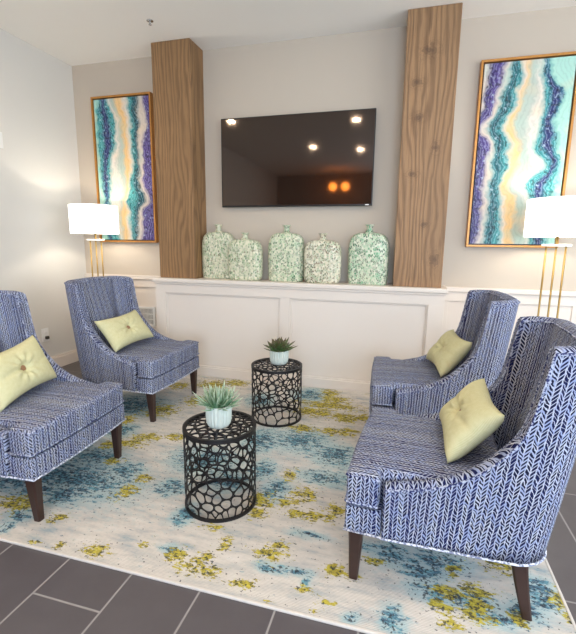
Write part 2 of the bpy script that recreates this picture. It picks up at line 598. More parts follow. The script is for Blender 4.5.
# television
tv = thing('television', 'large black flat television mounted on the greige wall', 'television', (-.231, 0, 1.82))
box('bezel', -.6365, .6365, -.062, -.036, -.357, .357, M['tvbody'], tv, .003)
box('screen', -.629, .629, -.0632, -.0618, -.344, .350, M['screen'], tv)
box('wall_mount', -.22, .22, -.037, -.001, -.18, .18, M['tvbody'], tv, .003)
box('badge', .583, .612, -.0632, -.0618, -.3535, -.3455, M['plastic'], tv)

# ------------------------------------------------------------------ framed agate prints
PAL = {'w': (212, 199, 184), 'W': (220, 210, 196), 't': (64, 156, 156), 'T': (22, 88, 100), 'n': (40, 52, 110), 'b': (40, 120, 170),
       'p': (92, 74, 142), 'P': (62, 48, 108), 'o': (234, 192, 130), 'g': (180, 190, 176), 'a': (168, 210, 194), 'l': (168, 164, 186)}
def make_art(label, x0, rows, seed):
    w, h = .615, 1.29
    t = thing('framed_print', label, 'picture', (x0 + w / 2, 0, 1.80), 0)
    fr = bmesh.new()
    b = .016
    for a in ((-w / 2, w / 2, h / 2 - b, h / 2), (-w / 2, w / 2, -h / 2, -h / 2 + b), (-w / 2, -w / 2 + b, -h / 2 + b, h / 2 - b), (w / 2 - b, w / 2, -h / 2 + b, h / 2 - b)):
        box_in(fr, a[0], a[1], -.05, -.002, a[2], a[3], .002)
    bm_obj('frame', fr, M['gilt'], t)
    box('backing', -w / 2 + .01, w / 2 - .01, -.012, -.003, -h / 2 + .01, h / 2 - .01, M['tvbody'], t)
    iw, ih = w - 2 * b - .018, h - 2 * b - .018
    NX, NY = 120, 230
    vs, fs, cs = [], [], []
    off = Vector((seed * 13.1, seed * 7.7, 0))
    for j in range(NY + 1):
        vv = j / NY
        k = 0
        while k < len(rows) - 2 and vv > rows[k + 1][0]:
            k += 1
        f = (vv - rows[k][0]) / (rows[k + 1][0] - rows[k][0])
        f = min(max(f, 0), 1)
        f = f * f * (3 - 2 * f)
        bounds = [a + (c - a) * f for a, c in zip(rows[k][1], rows[k + 1][1])]
        for i in range(NX + 1):
            uu = i / NX
            x, z = (uu - .5) * iw, (.5 - vv) * ih
            q = Vector((x, z, 0)) + off
            du = .050 * noise.noise(q * 7) + .030 * noise.noise(q * 20) + .016 * noise.noise(q * 55)
            us = uu + du
            cols = rows[0][2]
            idx = 0
            while idx < len(bounds) and us > bounds[idx]:
                idx += 1
            c = Vector(lin(PAL[cols[idx]]))
            # soft edge into next / previous band
            lo = bounds[idx - 1] if idx > 0 else -1
            hi = bounds[idx] if idx < len(bounds) else 2
            e = .034
            if us - lo < e and idx > 0:
                c = c.lerp(Vector(lin(PAL[cols[idx - 1]])), .5 * (1 - (us - lo) / e))
            if hi - us < e and idx < len(bounds):
                c = c.lerp(Vector(lin(PAL[cols[idx + 1]])), .5 * (1 - (hi - us) / e))
            # fine agate lines that follow the bands
            dark = c[0] + c[1] + c[2] < 1.0
            ln = math.sin((us - lo) * (190 if dark else 120) + 5 * noise.noise(q * 12))
            if dark:
                c = c * (1 + .45 * ln) if ln < 0 else c.lerp(Vector((.75, .85, .88)), .22 * ln ** 3)
                n5 = noise.noise(q * 45)
                if n5 > .55:
                    c = c.lerp(Vector((.6, .76, .85)), .45)
                elif n5 < -.3:
                    c = c * .45
            else:
                n6 = noise.noise(q * 9 + Vector((4, 9, 2)))
                c = c.lerp(Vector(lin((168, 208, 190))), .55 * max(0, n6 - .05)).lerp(Vector(lin((236, 204, 160))), .6 * max(0, -n6 - .1))
                c = c * (1 - .12 * max(0, ln) ** 2)
            vs.append((x, -.040, z))
            cs.append((max(0, min(1, c[0])), max(0, min(1, c[1])), max(0, min(1, c[2])), 1))
    nf = len(vs)
    for j in range(NY):
        for i in range(NX):
            a = j * (NX + 1) + i
            fs.append((a, a + NX + 1, a + NX + 2, a + 1))
    # canvas sides and back so that the print has thickness
    ring = [(j * (NX + 1)) for j in range(NY + 1)] + [NY * (NX + 1) + i for i in range(1, NX + 1)] + [j * (NX + 1) + NX for j in range(NY - 1, -1, -1)] + [i for i in range(NX - 1, 0, -1)]
    b0 = len(vs)
    for r in ring:
        vs.append((vs[r][0], -.012, vs[r][2]))
        cs.append(cs[r])
    n = len(ring)
    for i in range(n):
        fs.append((ring[i], b0 + i, b0 + (i + 1) % n, ring[(i + 1) % n])[::-1])
    o = mesh_obj('canvas', vs, fs, M['art'], t)
    at = o.data.color_attributes.new('ink', 'FLOAT_COLOR', 'POINT')
    for i, c in enumerate(cs):
        at.data[i].color = c
    return t

LB = 'atntWgoWtTwp'
make_art('gilt framed agate print by the pale side wall, lamp at its lower left', -2.150, [
    (0.0, [.08, .11, .19, .23, .29, .40, .53, .61, .70, .81, .90], LB),
    (.15, [.03, .15, .25, .40, .46, .51, .60, .66, .71, .80, .945], LB),
    (.30, [.02, .16, .30, .36, .42, .50, .58, .64, .71, .78, .88], LB),
    (.45, [.03, .10, .19, .27, .36, .51, .63, .68, .72, .78, .87], LB),
    (.60, [.06, .10, .20, .25, .44, .52, .58, .60, .68, .78, .84], LB),
    (.72, [.09, .11, .16, .20, .40, .46, .50, .51, .72, .86, .95], LB),
    (.80, [.10, .12, .17, .22, .38, .42, .53, .57, .65, .72, .80], LB),
    (1.0, [.10, .14, .2, .34, .38, .42, .52, .58, .63, .69, .79], LB)], 1)
RB = 'wPpwtTtWogWtnta'
make_art('tall agate print in a gilt frame hanging right of the knotty wood column', 1.1155, [
    (0.0, [.07, .13, .21, .28, .31, .37, .42, .48, .53, .60, .66, .68, .70, .71], RB),
    (.20, [.01, .09, .18, .24, .27, .35, .41, .44, .48, .62, .69, .77, .88, .89], RB),
    (.35, [-.1, -.05, .01, .09, .12, .20, .26, .29, .40, .55, .69, .74, .85, .87], RB),
    (.45, [-.1, .05, .14, .21, .24, .31, .38, .41, .47, .55, .62, .72, .84, .91], RB),
    (.55, [-.1, .05, .12, .20, .23, .29, .36, .37, .50, .66, .78, .85, .92, .97], RB),
    (.67, [-.1, .04, .09, .17, .20, .25, .30, .31, .42, .46, .58, .72, .82, .93], RB),
    (.78, [-.1, .05, .11, .18, .21, .27, .33, .37, .49, .60, .66, .74, .84, .90], RB),
    (1.0, [-.1, .04, .08, .17, .20, .27, .36, .40, .52, .64, .70, .76, .86, .92], RB)], 2)

# ------------------------------------------------------------------ mosaic bottle vases on the ledge
def make_vase(label, x, y, w, d, h, rz, mat, base_in=.9):
    n = 48
    prof = []
    bh = h * .86
    for k in range(9):                       # bottom corner and straight side
        a = k / 8
        prof.append((base_in + (1 - base_in) * math.sin(a * math.pi / 2) ** .6, bh * .16 * a))
    for k in range(1, 5):
        prof.append((1.0 + .015 * math.sin(k / 5 * math.pi), bh * (.16 + .56 * k / 4)))
    for k in range(1, 11):                   # shoulder
        a = k / 10
        prof.append((max(.14, math.cos(a * math.pi / 2 * .94) ** .5), bh * (.72 + .28 * math.sin(a * math.pi / 2))))
    nr = .023
    bm = bmesh.new()
    rows = []
    for s, z in prof:
        row = []
        ex = 2.0 / (3.4 if s > .5 else 2.4)
        for i in range(n):
            t = 2 * math.pi * i / n
            c, sn = math.cos(t), math.sin(t)
            dd = d / 2 * (min(1, s) ** .45 if s < .9 else 1)
            row.append(bm.verts.new((w / 2 * s * math.copysign(abs(c) ** ex, c), dd * math.copysign(abs(sn) ** ex, sn) * (1 if s > .3 else .8), z)))
        rows.append(row)
    for r, z in ((nr * 1.25, bh * 1.02), (nr, bh + (h - bh) * .35), (nr, bh + (h - bh) * .78), (nr * 1.5, bh + (h - bh) * .93), (nr * 1.5, h), (nr * .8, h), (nr * .7, h - .03)):
        rows.append([bm.verts.new((r * math.cos(2 * math.pi * i / n), r * math.sin(2 * math.pi * i / n), z)) for i in range(n)])
    for j in range(len(rows) - 1):
        for i in range(n):
            bm.faces.new((rows[j][i], rows[j][(i + 1) % n], rows[j + 1][(i + 1) % n], rows[j + 1][i]))
    bm.faces.new(rows[0][::-1])
    bm.faces.new(rows[-1])
    o = bm_obj('bottle_vase', bm, mat, None, True)
    o.location = (x, y, LZ + .0005)
    o.rotation_euler = (0, 0, rz)
    return tag(o, label, 'vase', 'mosaic vases on the ledge')
G1 = [(226, 224, 196), (142, 168, 122), (194, 198, 164), (104, 136, 96), (214, 216, 184), (168, 188, 142), (128, 130, 96)]
G2 = [(222, 222, 194), (104, 150, 106), (184, 202, 160), (74, 122, 82), (206, 214, 180), (142, 180, 134), (110, 128, 92)]
G3 = [(220, 226, 204), (78, 146, 104), (166, 204, 168), (50, 110, 76), (198, 216, 184), (112, 172, 130), (84, 126, 98)]
G4 = [(228, 220, 196), (150, 148, 112), (196, 190, 158), (112, 122, 92), (216, 208, 180), (162, 176, 140), (128, 112, 88)]
make_vase('tall pale green mosaic bottle vase, leftmost of five, touching the left wood column', -.893, -.085, .298, .12, .462, R(2), mosaic_mat('mosaic_sage', G1, 1), .93)
make_vase('short rounded pale green mosaic bottle vase, second from the left column', -.612, -.176, .30, .115, .392, R(-4), mosaic_mat('mosaic_pale', G1, 2), .80)
make_vase('tall green mosaic bottle vase in the middle of the row of five', -.268, -.125, .30, .125, .455, R(1), mosaic_mat('mosaic_green', G2, 3), .92)
make_vase('short beige-green mosaic bottle vase between the two tall greener ones', .046, -.172, .295, .115, .39, R(3), mosaic_mat('mosaic_beige', G4, 4), .82)
make_vase('tall deep green mosaic bottle vase beside the knotty right wood column', .402, -.130, .31, .13, .46, R(-6), mosaic_mat('mosaic_teal', G3, 5), .95)

# ------------------------------------------------------------------ rug
RX0, RX1, RY0, RY1 = -1.80, 1.252, -2.371, -.285
BLU = [(-0.83,-1.94,0.265,0.131),(-0.91,-2.07,0.102,0.054),(-1.11,-2.02,0.109,0.081),(-0.64,-1.81,0.077,0.06),(-0.78,-2.08,0.075,0.051),(-1.14,-1.05,0.173,0.151),(-0.97,-1.42,0.081,0.073),(-0.33,-1.87,0.06,0.05),(-0.17,-2.04,0.036,0.053),(-0.12,-2.24,0.032,0.016),(-0.3,-1.6,0.14,0.102),(-0.09,-1.74,0.076,0.069),(0.14,-1.22,0.132,0.111),(-0.08,-1.29,0.085,0.122),(0.37,-1.34,0.099,0.097),(0.03,-1.6,0.053,0.075),(0.36,-1.58,0.099,0.053),(0.15,-1.75,0.048,0.063),(0.28,-2.22,0.044,0.019),(0.38,-2.21,0.036,0.014),(0.42,-2.24,0.014,0.022),(0.58,-2.35,0.019,0.014),(0.38,-2.01,0.06,0.017),(0.7,-2.03,0.052,0.052),(0.8,-2.08,0.07,0.048),(0.87,-2.01,0.079,0.042),(0.83,-2.16,0.059,0.035),(0.95,-2.17,0.079,0.034),(1.19,-2.07,0.045,0.056),(1.12,-2.16,0.043,0.034),(0.71,-2.32,0.031,0.042),(1.03,-2.22,0.06,0.023),(0.6,-2.01,0.031,0.022),(-0.3,-0.68,0.077,0.098),(0.03,-0.47,0.094,0.105),(-0.84,-2.24,0.047,0.031),(-0.83,-2.32,0.022,0.028),(-0.89,-1.72,0.119,0.07)]
YEL = [(-0.94,-2.16,0.069,0.034),(-0.95,-2.2,0.039,0.033),(-0.89,-2.16,0.049,0.05),(-0.67,-2.21,0.027,0.029),(-0.52,-1.97,0.04,0.05),(-0.54,-2.34,0.021,0.018),(-0.39,-2.32,0.048,0.028),(-0.64,-2.35,0.025,0.013),(-0.23,-2.24,0.02,0.017),(-0.08,-2.26,0.035,0.031),(0.02,-2.3,0.074,0.028),(0.03,-2.24,0.031,0.025),(0.12,-1.85,0.046,0.059),(0.13,-1.93,0.036,0.04),(0.23,-1.83,0.037,0.029),(0.29,-1.75,0.047,0.046),(0.35,-1.89,0.095,0.027),(0.45,-1.82,0.044,0.042),(-0.02,-2.08,0.034,0.018),(0.07,-2.15,0.024,0.033),(0.25,-2.15,0.054,0.031),(0.28,-2.1,0.024,0.022),(0.21,-2.31,0.042,0.017),(0.42,-2.27,0.021,0.017),(0.5,-2.17,0.029,0.028),(0.49,-2.31,0.023,0.012),(0.47,-2.35,0.013,0.015),(0.31,-2.36,0.013,0.012),(0.64,-2.08,0.036,0.015),(0.23,-0.52,0.09,0.08),(0.22,-0.63,0.216,0.057),(0.14,-0.78,0.153,0.069),(0.35,-0.81,0.094,0.065),(0.48,-0.78,0.066,0.049),(0.12,-1.06,0.102,0.043),(0.32,-1.05,0.099,0.042),(0.41,-1.01,0.074,0.028),(-0.27,-0.19,0.071,0.078),(0.17,-0.38,0.063,0.087),(0.18,-1.6,0.026,0.046),(-0.9,-1.07,0.106,0.089),(-0.76,-1.46,0.065,0.054),(-0.59,-1.4,0.064,0.04),(-0.8,-1.55,0.088,0.039),(-1.03,-1.28,0.058,0.065),(-0.76,-0.83,0.064,0.08),(-1.04,-0.57,0.072,0.074),(-0.77,-0.48,0.123,0.096),(-0.63,-0.38,0.089,0.075),(-0.9,-1.6,0.05,0.038),(0.89,-2.15,0.052,0.026),(0.97,-2.12,0.046,0.027),(0.86,-2.22,0.032,0.024),(0.95,-2.23,0.049,0.023),(0.98,-2.18,0.031,0.025),(1.24,-2.08,0.025,0.037),(1.25,-2.16,0.012,0.034),(1.08,-1.97,0.049,0.032),(1.09,-2.2,0.024,0.032),(0.91,-2.05,0.021,0.03),(0.57,-2.17,0.028,0.014),(0.88,-2.28,0.036,0.022),(0.52,-0.32,0.046,0.044),(-0.76,-1.74,0.046,0.033),(-0.5,-1.84,0.042,0.028)]
rug = thing('area_rug', 'large cream rug with distressed teal and mustard patches on the dark tile', 'rug', (0, 0, 0))
NX, NY = 260, 180
vs, fs, yl, bl = [], [], [], []
def splat(lst, x, y, k=1.0):
    s = 0
    for a, b, c, d in lst:
        e = ((x - a) / (c * k)) ** 2 + ((y - b) / (d * k)) ** 2
        if e < 9:
            s = max(s, math.exp(-e * .7))
    return s
ZR = .009
for j in range(NY + 1):
    y = RY0 + (RY1 - RY0) * j / NY
    for i in range(NX + 1):
        x = RX0 + (RX1 - RX0) * i / NX
        vs.append((x, y, ZR))
        fx = .02 * noise.noise(Vector((x * 20, y * 20, 0)))
        yl.append(splat(YEL, x + fx, y + fx, 1.25))
        bl.append(splat(BLU, x + fx, y + fx, 1.15))
for j in range(NY):
    for i in range(NX):
        a = j * (NX + 1) + i
        fs.append((a, a + 1, a + NX + 2, a + NX + 1))
pile = mesh_obj('pile', vs, fs, M['rug'], rug)
for nm, dat in (('yel', yl), ('blu', bl)):
    at = pile.data.attributes.new(nm, 'FLOAT', 'POINT')
    at.data.foreach_set('value', dat)
bm = bmesh.new()
for a in ((RX0 - .008, RX1 + .008, RY0 - .008, RY0 + .003), (RX0 - .008, RX1 + .008, RY1 - .003, RY1 + .006), (RX0 - .008, RX0 + .003, RY0, RY1), (RX1 - .003, RX1 + .008, RY0, RY1)):
    box_in(bm, a[0], a[1], a[2], a[3], 0, .0105, .003)
box_in(bm, RX0, RX1, RY0, RY1, 0, .006)
bm_obj('binding', bm, M['rugedge'], rug)
ZF = .0095          # standing height on the rug

# ------------------------------------------------------------------ upholstered chair (front edge at x = 0, body towards -x)
SEATZ = .30
def dback(z):
    return .631 + .132 * (z - .2)
def halfw(z, d):
    c = lambda v: max(0, min(1, v))
    return .312 - .036 * c((d - .135) / .5) * (1 - .7 * c((z - .2) / .6)) - .016 * c((z - .40) / .5)
PROF = [(0, .392), (.12, .402), (.25, .415), (.38, .431), (.49, .450), (.60, .478), (.70, .517), (.79, .563), (.85, .604), (.885, .645), (.899, .69), (.907, .74), (.912, .79), (.916, .84), (.9185, .883), (1.0, .889)]
RC = .115
AF = .135
NZ = 12
def smooth_prof(t):
    return (interp(PROF, t - .004) + 2 * interp(PROF, t) + interp(PROF, t + .004)) / 4
def chair_columns():
    cols = []
    for k in range(22):
        cols.append(('a', .8 * k / 22))
    for k in range(14):
        cols.append(('a', .8 + .085 * k / 14))
    for k in range(30):
        cols.append(('a', .885 + .042 * k / 30))
    for k in range(4):
        cols.append(('a', .927 + .073 * k / 3))
    for k in range(1, 9):
        cols.append(('c', k / 8))
    for k in range(1, 9):
        cols.append(('b', k / 8))
    return cols
def plan(kind, t, z, off):
    """point on the U-shaped plan at height z, moved inward by off; also the arc length"""
    D = dback(z)
    if kind == 'a':
        d = AF + t * (D - RC - AF)
        return d, halfw(z, d) - off
    W = halfw(z, D - RC)
    if kind == 'c':
        a = t * math.pi / 2
        r = max(RC - off, .02)
        cx, cy = D - RC, W - RC
        ex = RC - off - r          # when the inner radius runs out, shift
        return cx + ex + r * math.sin(a), cy + ex + r * math.cos(a)
    y = (W - RC) * (1 - t)
    off2 = off
    return D - off2, y + (RC - off - max(RC - off, .02)) * (1 - t)
def ztop(kind, t):
    if kind == 'a':
        return smooth_prof(t)
    if kind == 'c':
        return .889 + .006 * t
    return .895 + .004 * t
def arclen(kind, t):
    if kind == 'a':
        return t * .41
    if kind == 'c':
        return .41 + t * .18
    return .59 + t * .20
def thick(kind, t, z):
    arm = .050
    pad = .052 + .055 * max(0, 1 - abs(z - .52) / .36)
    if kind == 'a':
        return arm + .004 * t
    if kind == 'c':
        return arm + .004
    return arm + .004 + (pad - arm) * min(1, t * 2.2)
def build_shell():
    half = chair_columns()
    seq = [(k, t, 1) for k, t in half] + [(k, t, -1) for k, t in half[::-1][1:]]
    vs, uvs, fs = [], [], []
    ring_n = None
    for kind, t, sg in seq:
        zt = ztop(kind, t)
        ring = []
        L = arclen(kind, t)
        rr = .022
        sl = 0.0
        if kind == 'a':
            sl = max(0, (ztop('a', min(1, t + .008)) - ztop('a', max(0, t - .008))) / (.016 * .46))
            sl = sl / (sl + .8)
            if t > .915:
                sl = .72 - .12 * (t - .915) / .085
        elif kind == 'c':
            sl = .60 * (1 - t)
        def UV(o, extra):
            uu = L + o * sl
            return (uu if sg > 0 else 1.58 - uu, extra + o * (1 - sl))
        for k in range(NZ + 1):
            z = .205 + (zt - rr - .205) * k / NZ
            d, y = plan(kind, t, z, 0)
            ring.append((d, y, z, UV(0, z)))
        T = thick(kind, t, zt)
        for k in range(1, 6):
            a = math.pi * k / 6
            o = T / 2 * (1 - math.cos(a))
            z = zt - rr + rr * math.sin(a) ** .8
            d, y = plan(kind, t, z, o)
            ring.append((d, y, z, UV(o, zt + (min(o, T - o) - o) * (1 - sl))))
        for k in range(NZ + 1):
            z = zt - rr - (zt - rr - .29) * k / NZ
            d, y = plan(kind, t, z, thick(kind, t, z))
            ring.append((d, y, z, UV(T, z - T * (1 - sl))))
        ring_n = len(ring)
        for d, y, z, v in ring:
            vs.append((-d, y * sg, z))
            uvs.append(v)
    nc = len(seq)
    for i in range(nc - 1):
        for k in range(ring_n - 1):
            a = i * ring_n + k
            fs.append((a, a + 1, a + ring_n + 1, a + ring_n))
        a = i * ring_n
        fs.append((a + ring_n - 1, a, a + ring_n, a + 2 * ring_n - 1))
    fs.append(tuple(range(ring_n)))
    e = (nc - 1) * ring_n
    fs.append(tuple(range(e + ring_n - 1, e - 1, -1)))
    bm = bmesh.new()
    bv = [bm.verts.new(v) for v in vs]
    ul = bm.loops.layers.uv.new('UVMap')
    for f in fs:
        try:
            fc = bm.faces.new([bv[i] for i in f])
        except ValueError:
            continue
        fc.smooth = True
        for l, i in zip(fc.loops, f):
            l[ul].uv = uvs[i]
    # outer welt lines (dark piping along the outer top edge)
    edge = []
    for kind, t, sg in seq:
        zt = ztop(kind, t)
        d, y = plan(kind, t, zt - .016, -.001)
        edge.append((-d, y * sg, zt - .016))
    inner = []
    for kind, t, sg in seq:
        zt = ztop(kind, t)
        d, y = plan(kind, t, zt - .016, thick(kind, t, zt) + .001)
        inner.append((-d, y * sg, zt - .016))
    bot = []
    for kind, t, sg in seq:
        d, y = plan(kind, t, .206, -.002)
        bot.append((-d, y * sg, .206))
    return bm, edge, inner, bot

def box_uv(o):
    me = o.data
    lay = me.uv_layers.new(name='UVMap') if not me.uv_layers else me.uv_layers[0]
    for p in me.polygons:
        n = p.normal
        ax = max(range(3), key=lambda i: abs(n[i]))
        for li in p.loop_indices:
            c = me.vertices[me.loops[li].vertex_index].co
            if ax == 2:
                uv = (c.y, c.x)
            elif ax == 0:
                uv = (c.y, c.z)
            else:
                uv = (c.x, c.z)
            lay.data[li].uv = uv

def t_block(name, w1, w2, d1, d2, z0, z1, bev, crown, parent, bow=.012):
    w3 = w2 - .024
    """T-shaped upholstered block: wide in front of the arms, narrow between them"""
    out = []
    for k in range(9):                                  # gently bowed front edge
        y = -w1 + 2 * w1 * k / 8
        out.append((bow * (1 - (y / w1) ** 2) - bow, y))
    out += [(-d1, w1), (-d1 - .001, w2), (-d2, w3), (-d2, -w3), (-d1 - .001, -w2), (-d1, -w1)]
    bm = bmesh.new()
    lo = [bm.verts.new((x, y, z0)) for x, y in out]
    hi = [bm.verts.new((x, y, z1)) for x, y in out]
    n = len(out)
    bm.faces.new(lo[::-1])
    bm.faces.new(hi)
    for i in range(n):
        bm.faces.new((lo[i], lo[(i + 1) % n], hi[(i + 1) % n], hi[i]))
    bmesh.ops.recalc_face_normals(bm, faces=bm.faces)
    eds = [e for e in bm.edges if abs(e.verts[0].co.z - e.verts[1].co.z) < 1e-6 or (abs(e.verts[0].co.y) > w1 - .001)]
    bmesh.ops.bevel(bm, geom=eds, offset=bev, segments=4, affect='EDGES', profile=.6)
    bmesh.ops.triangulate(bm, faces=[f for f in bm.faces if len(f.verts) > 4])
    if crown:
        bmesh.ops.subdivide_edges(bm, edges=[e for e in bm.edges if e.calc_length() > .06], cuts=3, use_grid_fill=True)
        for v in bm.verts:
            if v.co.z > z1 - bev * .5:
                fx = min(1, max(0, (-v.co.x) / .08)) * min(1, max(0, (d2 + .02 + v.co.x) / .1))
                fy = max(0, 1 - (v.co.y / w1) ** 2) ** .5
                v.co.z += crown * fx * fy
    o = bm_obj(name, bm, M['fabric'], parent, True)
    box_uv(o)
    return o

def leg_bm(top, bot, wt, wb, z1):
    bm = bmesh.new()
    rows = []
    for k in range(7):
        f = k / 6
        x = top[0] + (bot[0] - top[0]) * f ** 1.25
        y = top[1] + (bot[1] - top[1]) * f
        z = z1 * (1 - f)
        w = wt + (wb - wt) * f
        c = w * .14
        pts = [(-w / 2 + c, -w / 2), (w / 2 - c, -w / 2), (w / 2, -w / 2 + c), (w / 2, w / 2 - c), (w / 2 - c, w / 2), (-w / 2 + c, w / 2), (-w / 2, w / 2 - c), (-w / 2, -w / 2 + c)]
        rows.append([bm.verts.new((x + a, y + b, z)) for a, b in pts])
    for A, B in zip(rows, rows[1:]):
        for i in range(8):
            bm.faces.new((A[i], A[(i + 1) % 8], B[(i + 1) % 8], B[i]))
    bm.faces.new(rows[0])
    bm.faces.new(rows[-1][::-1])
    return bm

def make_chair(label):
    t = thing('upholstered_chair', label, 'chair', (0, 0, ZF), 0, 'four upholstered chairs on the rug')
    bm, edge, inner, bot = build_shell()
    sh = bm_obj('backrest', bm, M['fabric'], t)
    for p in sh.data.polygons:
        p.use_smooth = True
    bm = bmesh.new()
    tube_in(bm, edge, .0042, 6)
    tube_in(bm, inner, .0038, 6)
    bm_obj('piping', bm, M['welt'], sh, True)
    t_block('seat_base', .308, .258, AF - .004, .55, .205, SEATZ - .004, .010, 0, t)
    cu = t_block('seat_cushion', .311, .258, AF - .014, .51, SEATZ, .414, .024, .007, t)
    bm = bmesh.new()
    for z in (SEATZ + .012, .4035):
        pts = []
        for k in range(13):
            y = -.307 + .614 * k / 12
            pts.append((.012 * (1 - (y / .311) ** 2) - .012, y, z))
        pts = [(-.118, -.311, z), (-.02, -.3115, z)] + pts + [(-.02, .3115, z), (-.118, .311, z)]
        if z > .4:
            pts = [(a - .006 if abs(b) < .306 else a, b * .978, c) for a, b, c in pts]
        tube_in(bm, pts, .0042, 6)
    bm_obj('piping', bm, M['welt'], cu, True)
    bm = bmesh.new()
    fr = [(-.132, -.310, .206), (-.01, -.3095, .206)]
    for k in range(1, 12):
        y = -.308 + .616 * k / 12
        fr.append((.012 * (1 - (y / .308) ** 2) - .011, y, .206))
    fr += [(-.01, .3095, .206), (-.132, .310, .206)]
    tube_in(bm, fr + bot, .0042, 6, True)
    bm_obj('bottom_welt', bm, M['trimwelt'], t, True)
    for s in (-1, 1):
        bm_obj('leg', leg_bm((-.048, s * .276), (-.044, s * .269), .050, .030, .207), M['leg'], t)
    for s in (-1, 1):
        bm_obj('leg', leg_bm((-.550, s * .232), (-.590, s * .240), .050, .030, .207), M['leg'], t)
    return t

ch = make_chair('blue and white chevron upholstered chair in front left, only partly inside the picture')
ch.location = (-.706, -1.970, ZF)
ch.rotation_euler = (0, 0, .046)
CH = [ch]
for lab, x, y, rz in (('blue and white chevron upholstered chair standing before the vent grille and left lamp', -.796, -.975, -.018),
                      ('blue and white chevron upholstered chair between the low white wall and the nearest chair', .523, -.997, 3.193),
                      ('blue and white chevron upholstered chair at front right, nearest, its whole side in view', .546, -1.903, 3.07)):
    c = copy_tree(ch)
    c.location = (x, y, ZF)
    c.rotation_euler = (0, 0, rz)
    c['label'] = lab
    CH.append(c)

# ------------------------------------------------------------------ pillows
def make_pillow(label):
    t = thing('lumbar_pillow', label, 'pillow', (0, 0, 0), 0, 'lime pillows on the chairs')
    NX, NY = 40, 28
    w, h, th = .198, .126, .054
    vs, fs, ix = [], [], {}
    for side in (1, -1):
        for j in range(NY + 1):
            for i in range(NX + 1):
                u, v = -1 + 2 * i / NX, -1 + 2 * j / NY
                edge = i in (0, NX) or j in (0, NY)
                if side == -1 and edge:
                    ix[(side, i, j)] = ix[(1, i, j)]
                    continue
                px = 1 - .085 * (1 - v * v) ** 1.0 * abs(u) ** 3
                py = 1 - .10 * (1 - u * u) ** 1.0 * abs(v) ** 3
                # sides pulled in between the pointed corners
                x = u * w * (1 - .075 * (1 - v * v))
                y = v * h * (1 - .15 * (1 - u * u))
                b = max(0, (1 - u ** 4) * (1 - v ** 4)) ** .55
                z = th * b
                if side == 1:
                    r = math.hypot(u * 1.5, v)
                    z -= .030 * math.exp(-(r / .22) ** 2)
                    a = math.atan2(v, u * 1.5)
                    z += .0065 * math.cos(a * 9 + .6) * math.exp(-((r - .35) / .28) ** 2)
                    z -= .010 * math.exp(-((v + .05 * math.sin(u * 5)) / .09) ** 2) * min(1, abs(u) * 3) * (1 - u * u)
                z += .004 * noise.noise(Vector((u * 2.4, v * 2.4, side * 3)))  * b
                ix[(side, i, j)] = len(vs)
                vs.append((x, y, side * z if not edge else 0))
        for j in range(NY):
            for i in range(NX):
                q = [ix[(side, i, j)], ix[(side, i + 1, j)], ix[(side, i + 1, j + 1)], ix[(side, i, j + 1)]]
                fs.append(tuple(q if side == 1 else q[::-1]))
    mesh_obj('pillow_cover', vs, fs, M['pillow'], t, True)
    zb = .026
    lathe('button', [(.0, zb), (.0135, zb), (.0155, zb + .003), (.0155, zb + .006), (.012, zb + .008), (.006, zb + .0065), (0.0, zb + .0065)], M['button'], t, 20)
    return t
P0 = make_pillow('lime linen pillow with a brown button on the front left chair')
PILL = [P0]
for lab in ('lime linen pillow with a centre button on the chair before the vent grille',
            'lime linen pillow on the chair between the low white wall and the nearest chair',
            'lime linen pillow on the nearest chair, its button turned away to the left'):
    p = copy_tree(P0)
    p['label'] = lab
    PILL.append(p)
# pose in the chair: (distance from the seat front, across, height, lean, roll in its own plane)
POSE = [(.350, -.008, .549, 24, 4.5, 6), (.380, -.058, .546, 37.9, 4.1, -6.4), (.431, -.038, .541, 37.3, 1.3, 4.5), (.392, -.046, .526, 39.7, -.5, 3.9)]
for p, c, (d, y, z, lean, roll, yaw) in zip(PILL, CH, POSE):
    mloc = Matrix.Translation((-d, y, z)) @ Matrix.Rotation(R(yaw), 4, 'Z') @ Matrix.Rotation(R(-lean), 4, 'Y') @ Matrix(((0, 0, 1, 0), (1, 0, 0, 0), (0, 1, 0, 0), (0, 0, 0, 1))) @ Matrix.Rotation(R(roll), 4, 'Z')
    p.matrix_world = Matrix.Translation(c.location) @ Matrix.Rotation(c.rotation_euler.z, 4, 'Z') @ mloc

# ------------------------------------------------------------------ openwork drum tables
def clip(poly, p, q):
    """keep the side of poly nearer to p than q"""
    mx, my = (p[0] + q[0]) / 2, (p[1] + q[1]) / 2
    nx, ny = q[0] - p[0], q[1] - p[1]
    out = []
    for i in range(len(poly)):
        a, b = poly[i], poly[(i + 1) % len(poly)]
        da = (a[0] - mx) * nx + (a[1] - my) * ny
        db = (b[0] - mx) * nx + (b[1] - my) * ny
        if da <= 0:
            out.append(a)
        if da * db < 0:
            f = da / (da - db)
            out.append((a[0] + (b[0] - a[0]) * f, a[1] + (b[1] - a[1]) * f))
    return out
def voronoi(seeds, extra, window):
    cells = []
    allp = seeds + extra
    for p in seeds:
        poly = list(window(p))
        for q in sorted(allp, key=lambda s: (s[0] - p[0]) ** 2 + (s[1] - p[1]) ** 2)[1:26]:
            poly = clip(poly, p, q)
            if len(poly) < 3:
                break
        if len(poly) >= 3:
            cells.append(poly)
    return cells
def relaxed(n, gen, extra_fn, window, it=2):
    pts = [gen() for _ in range(n)]
    for _ in range(it):
        cells = voronoi(pts, extra_fn(pts), window)
        pts = [(sum(v[0] for v in c) / len(c), sum(v[1] for v in c) / len(c)) for c in cells]
    return pts
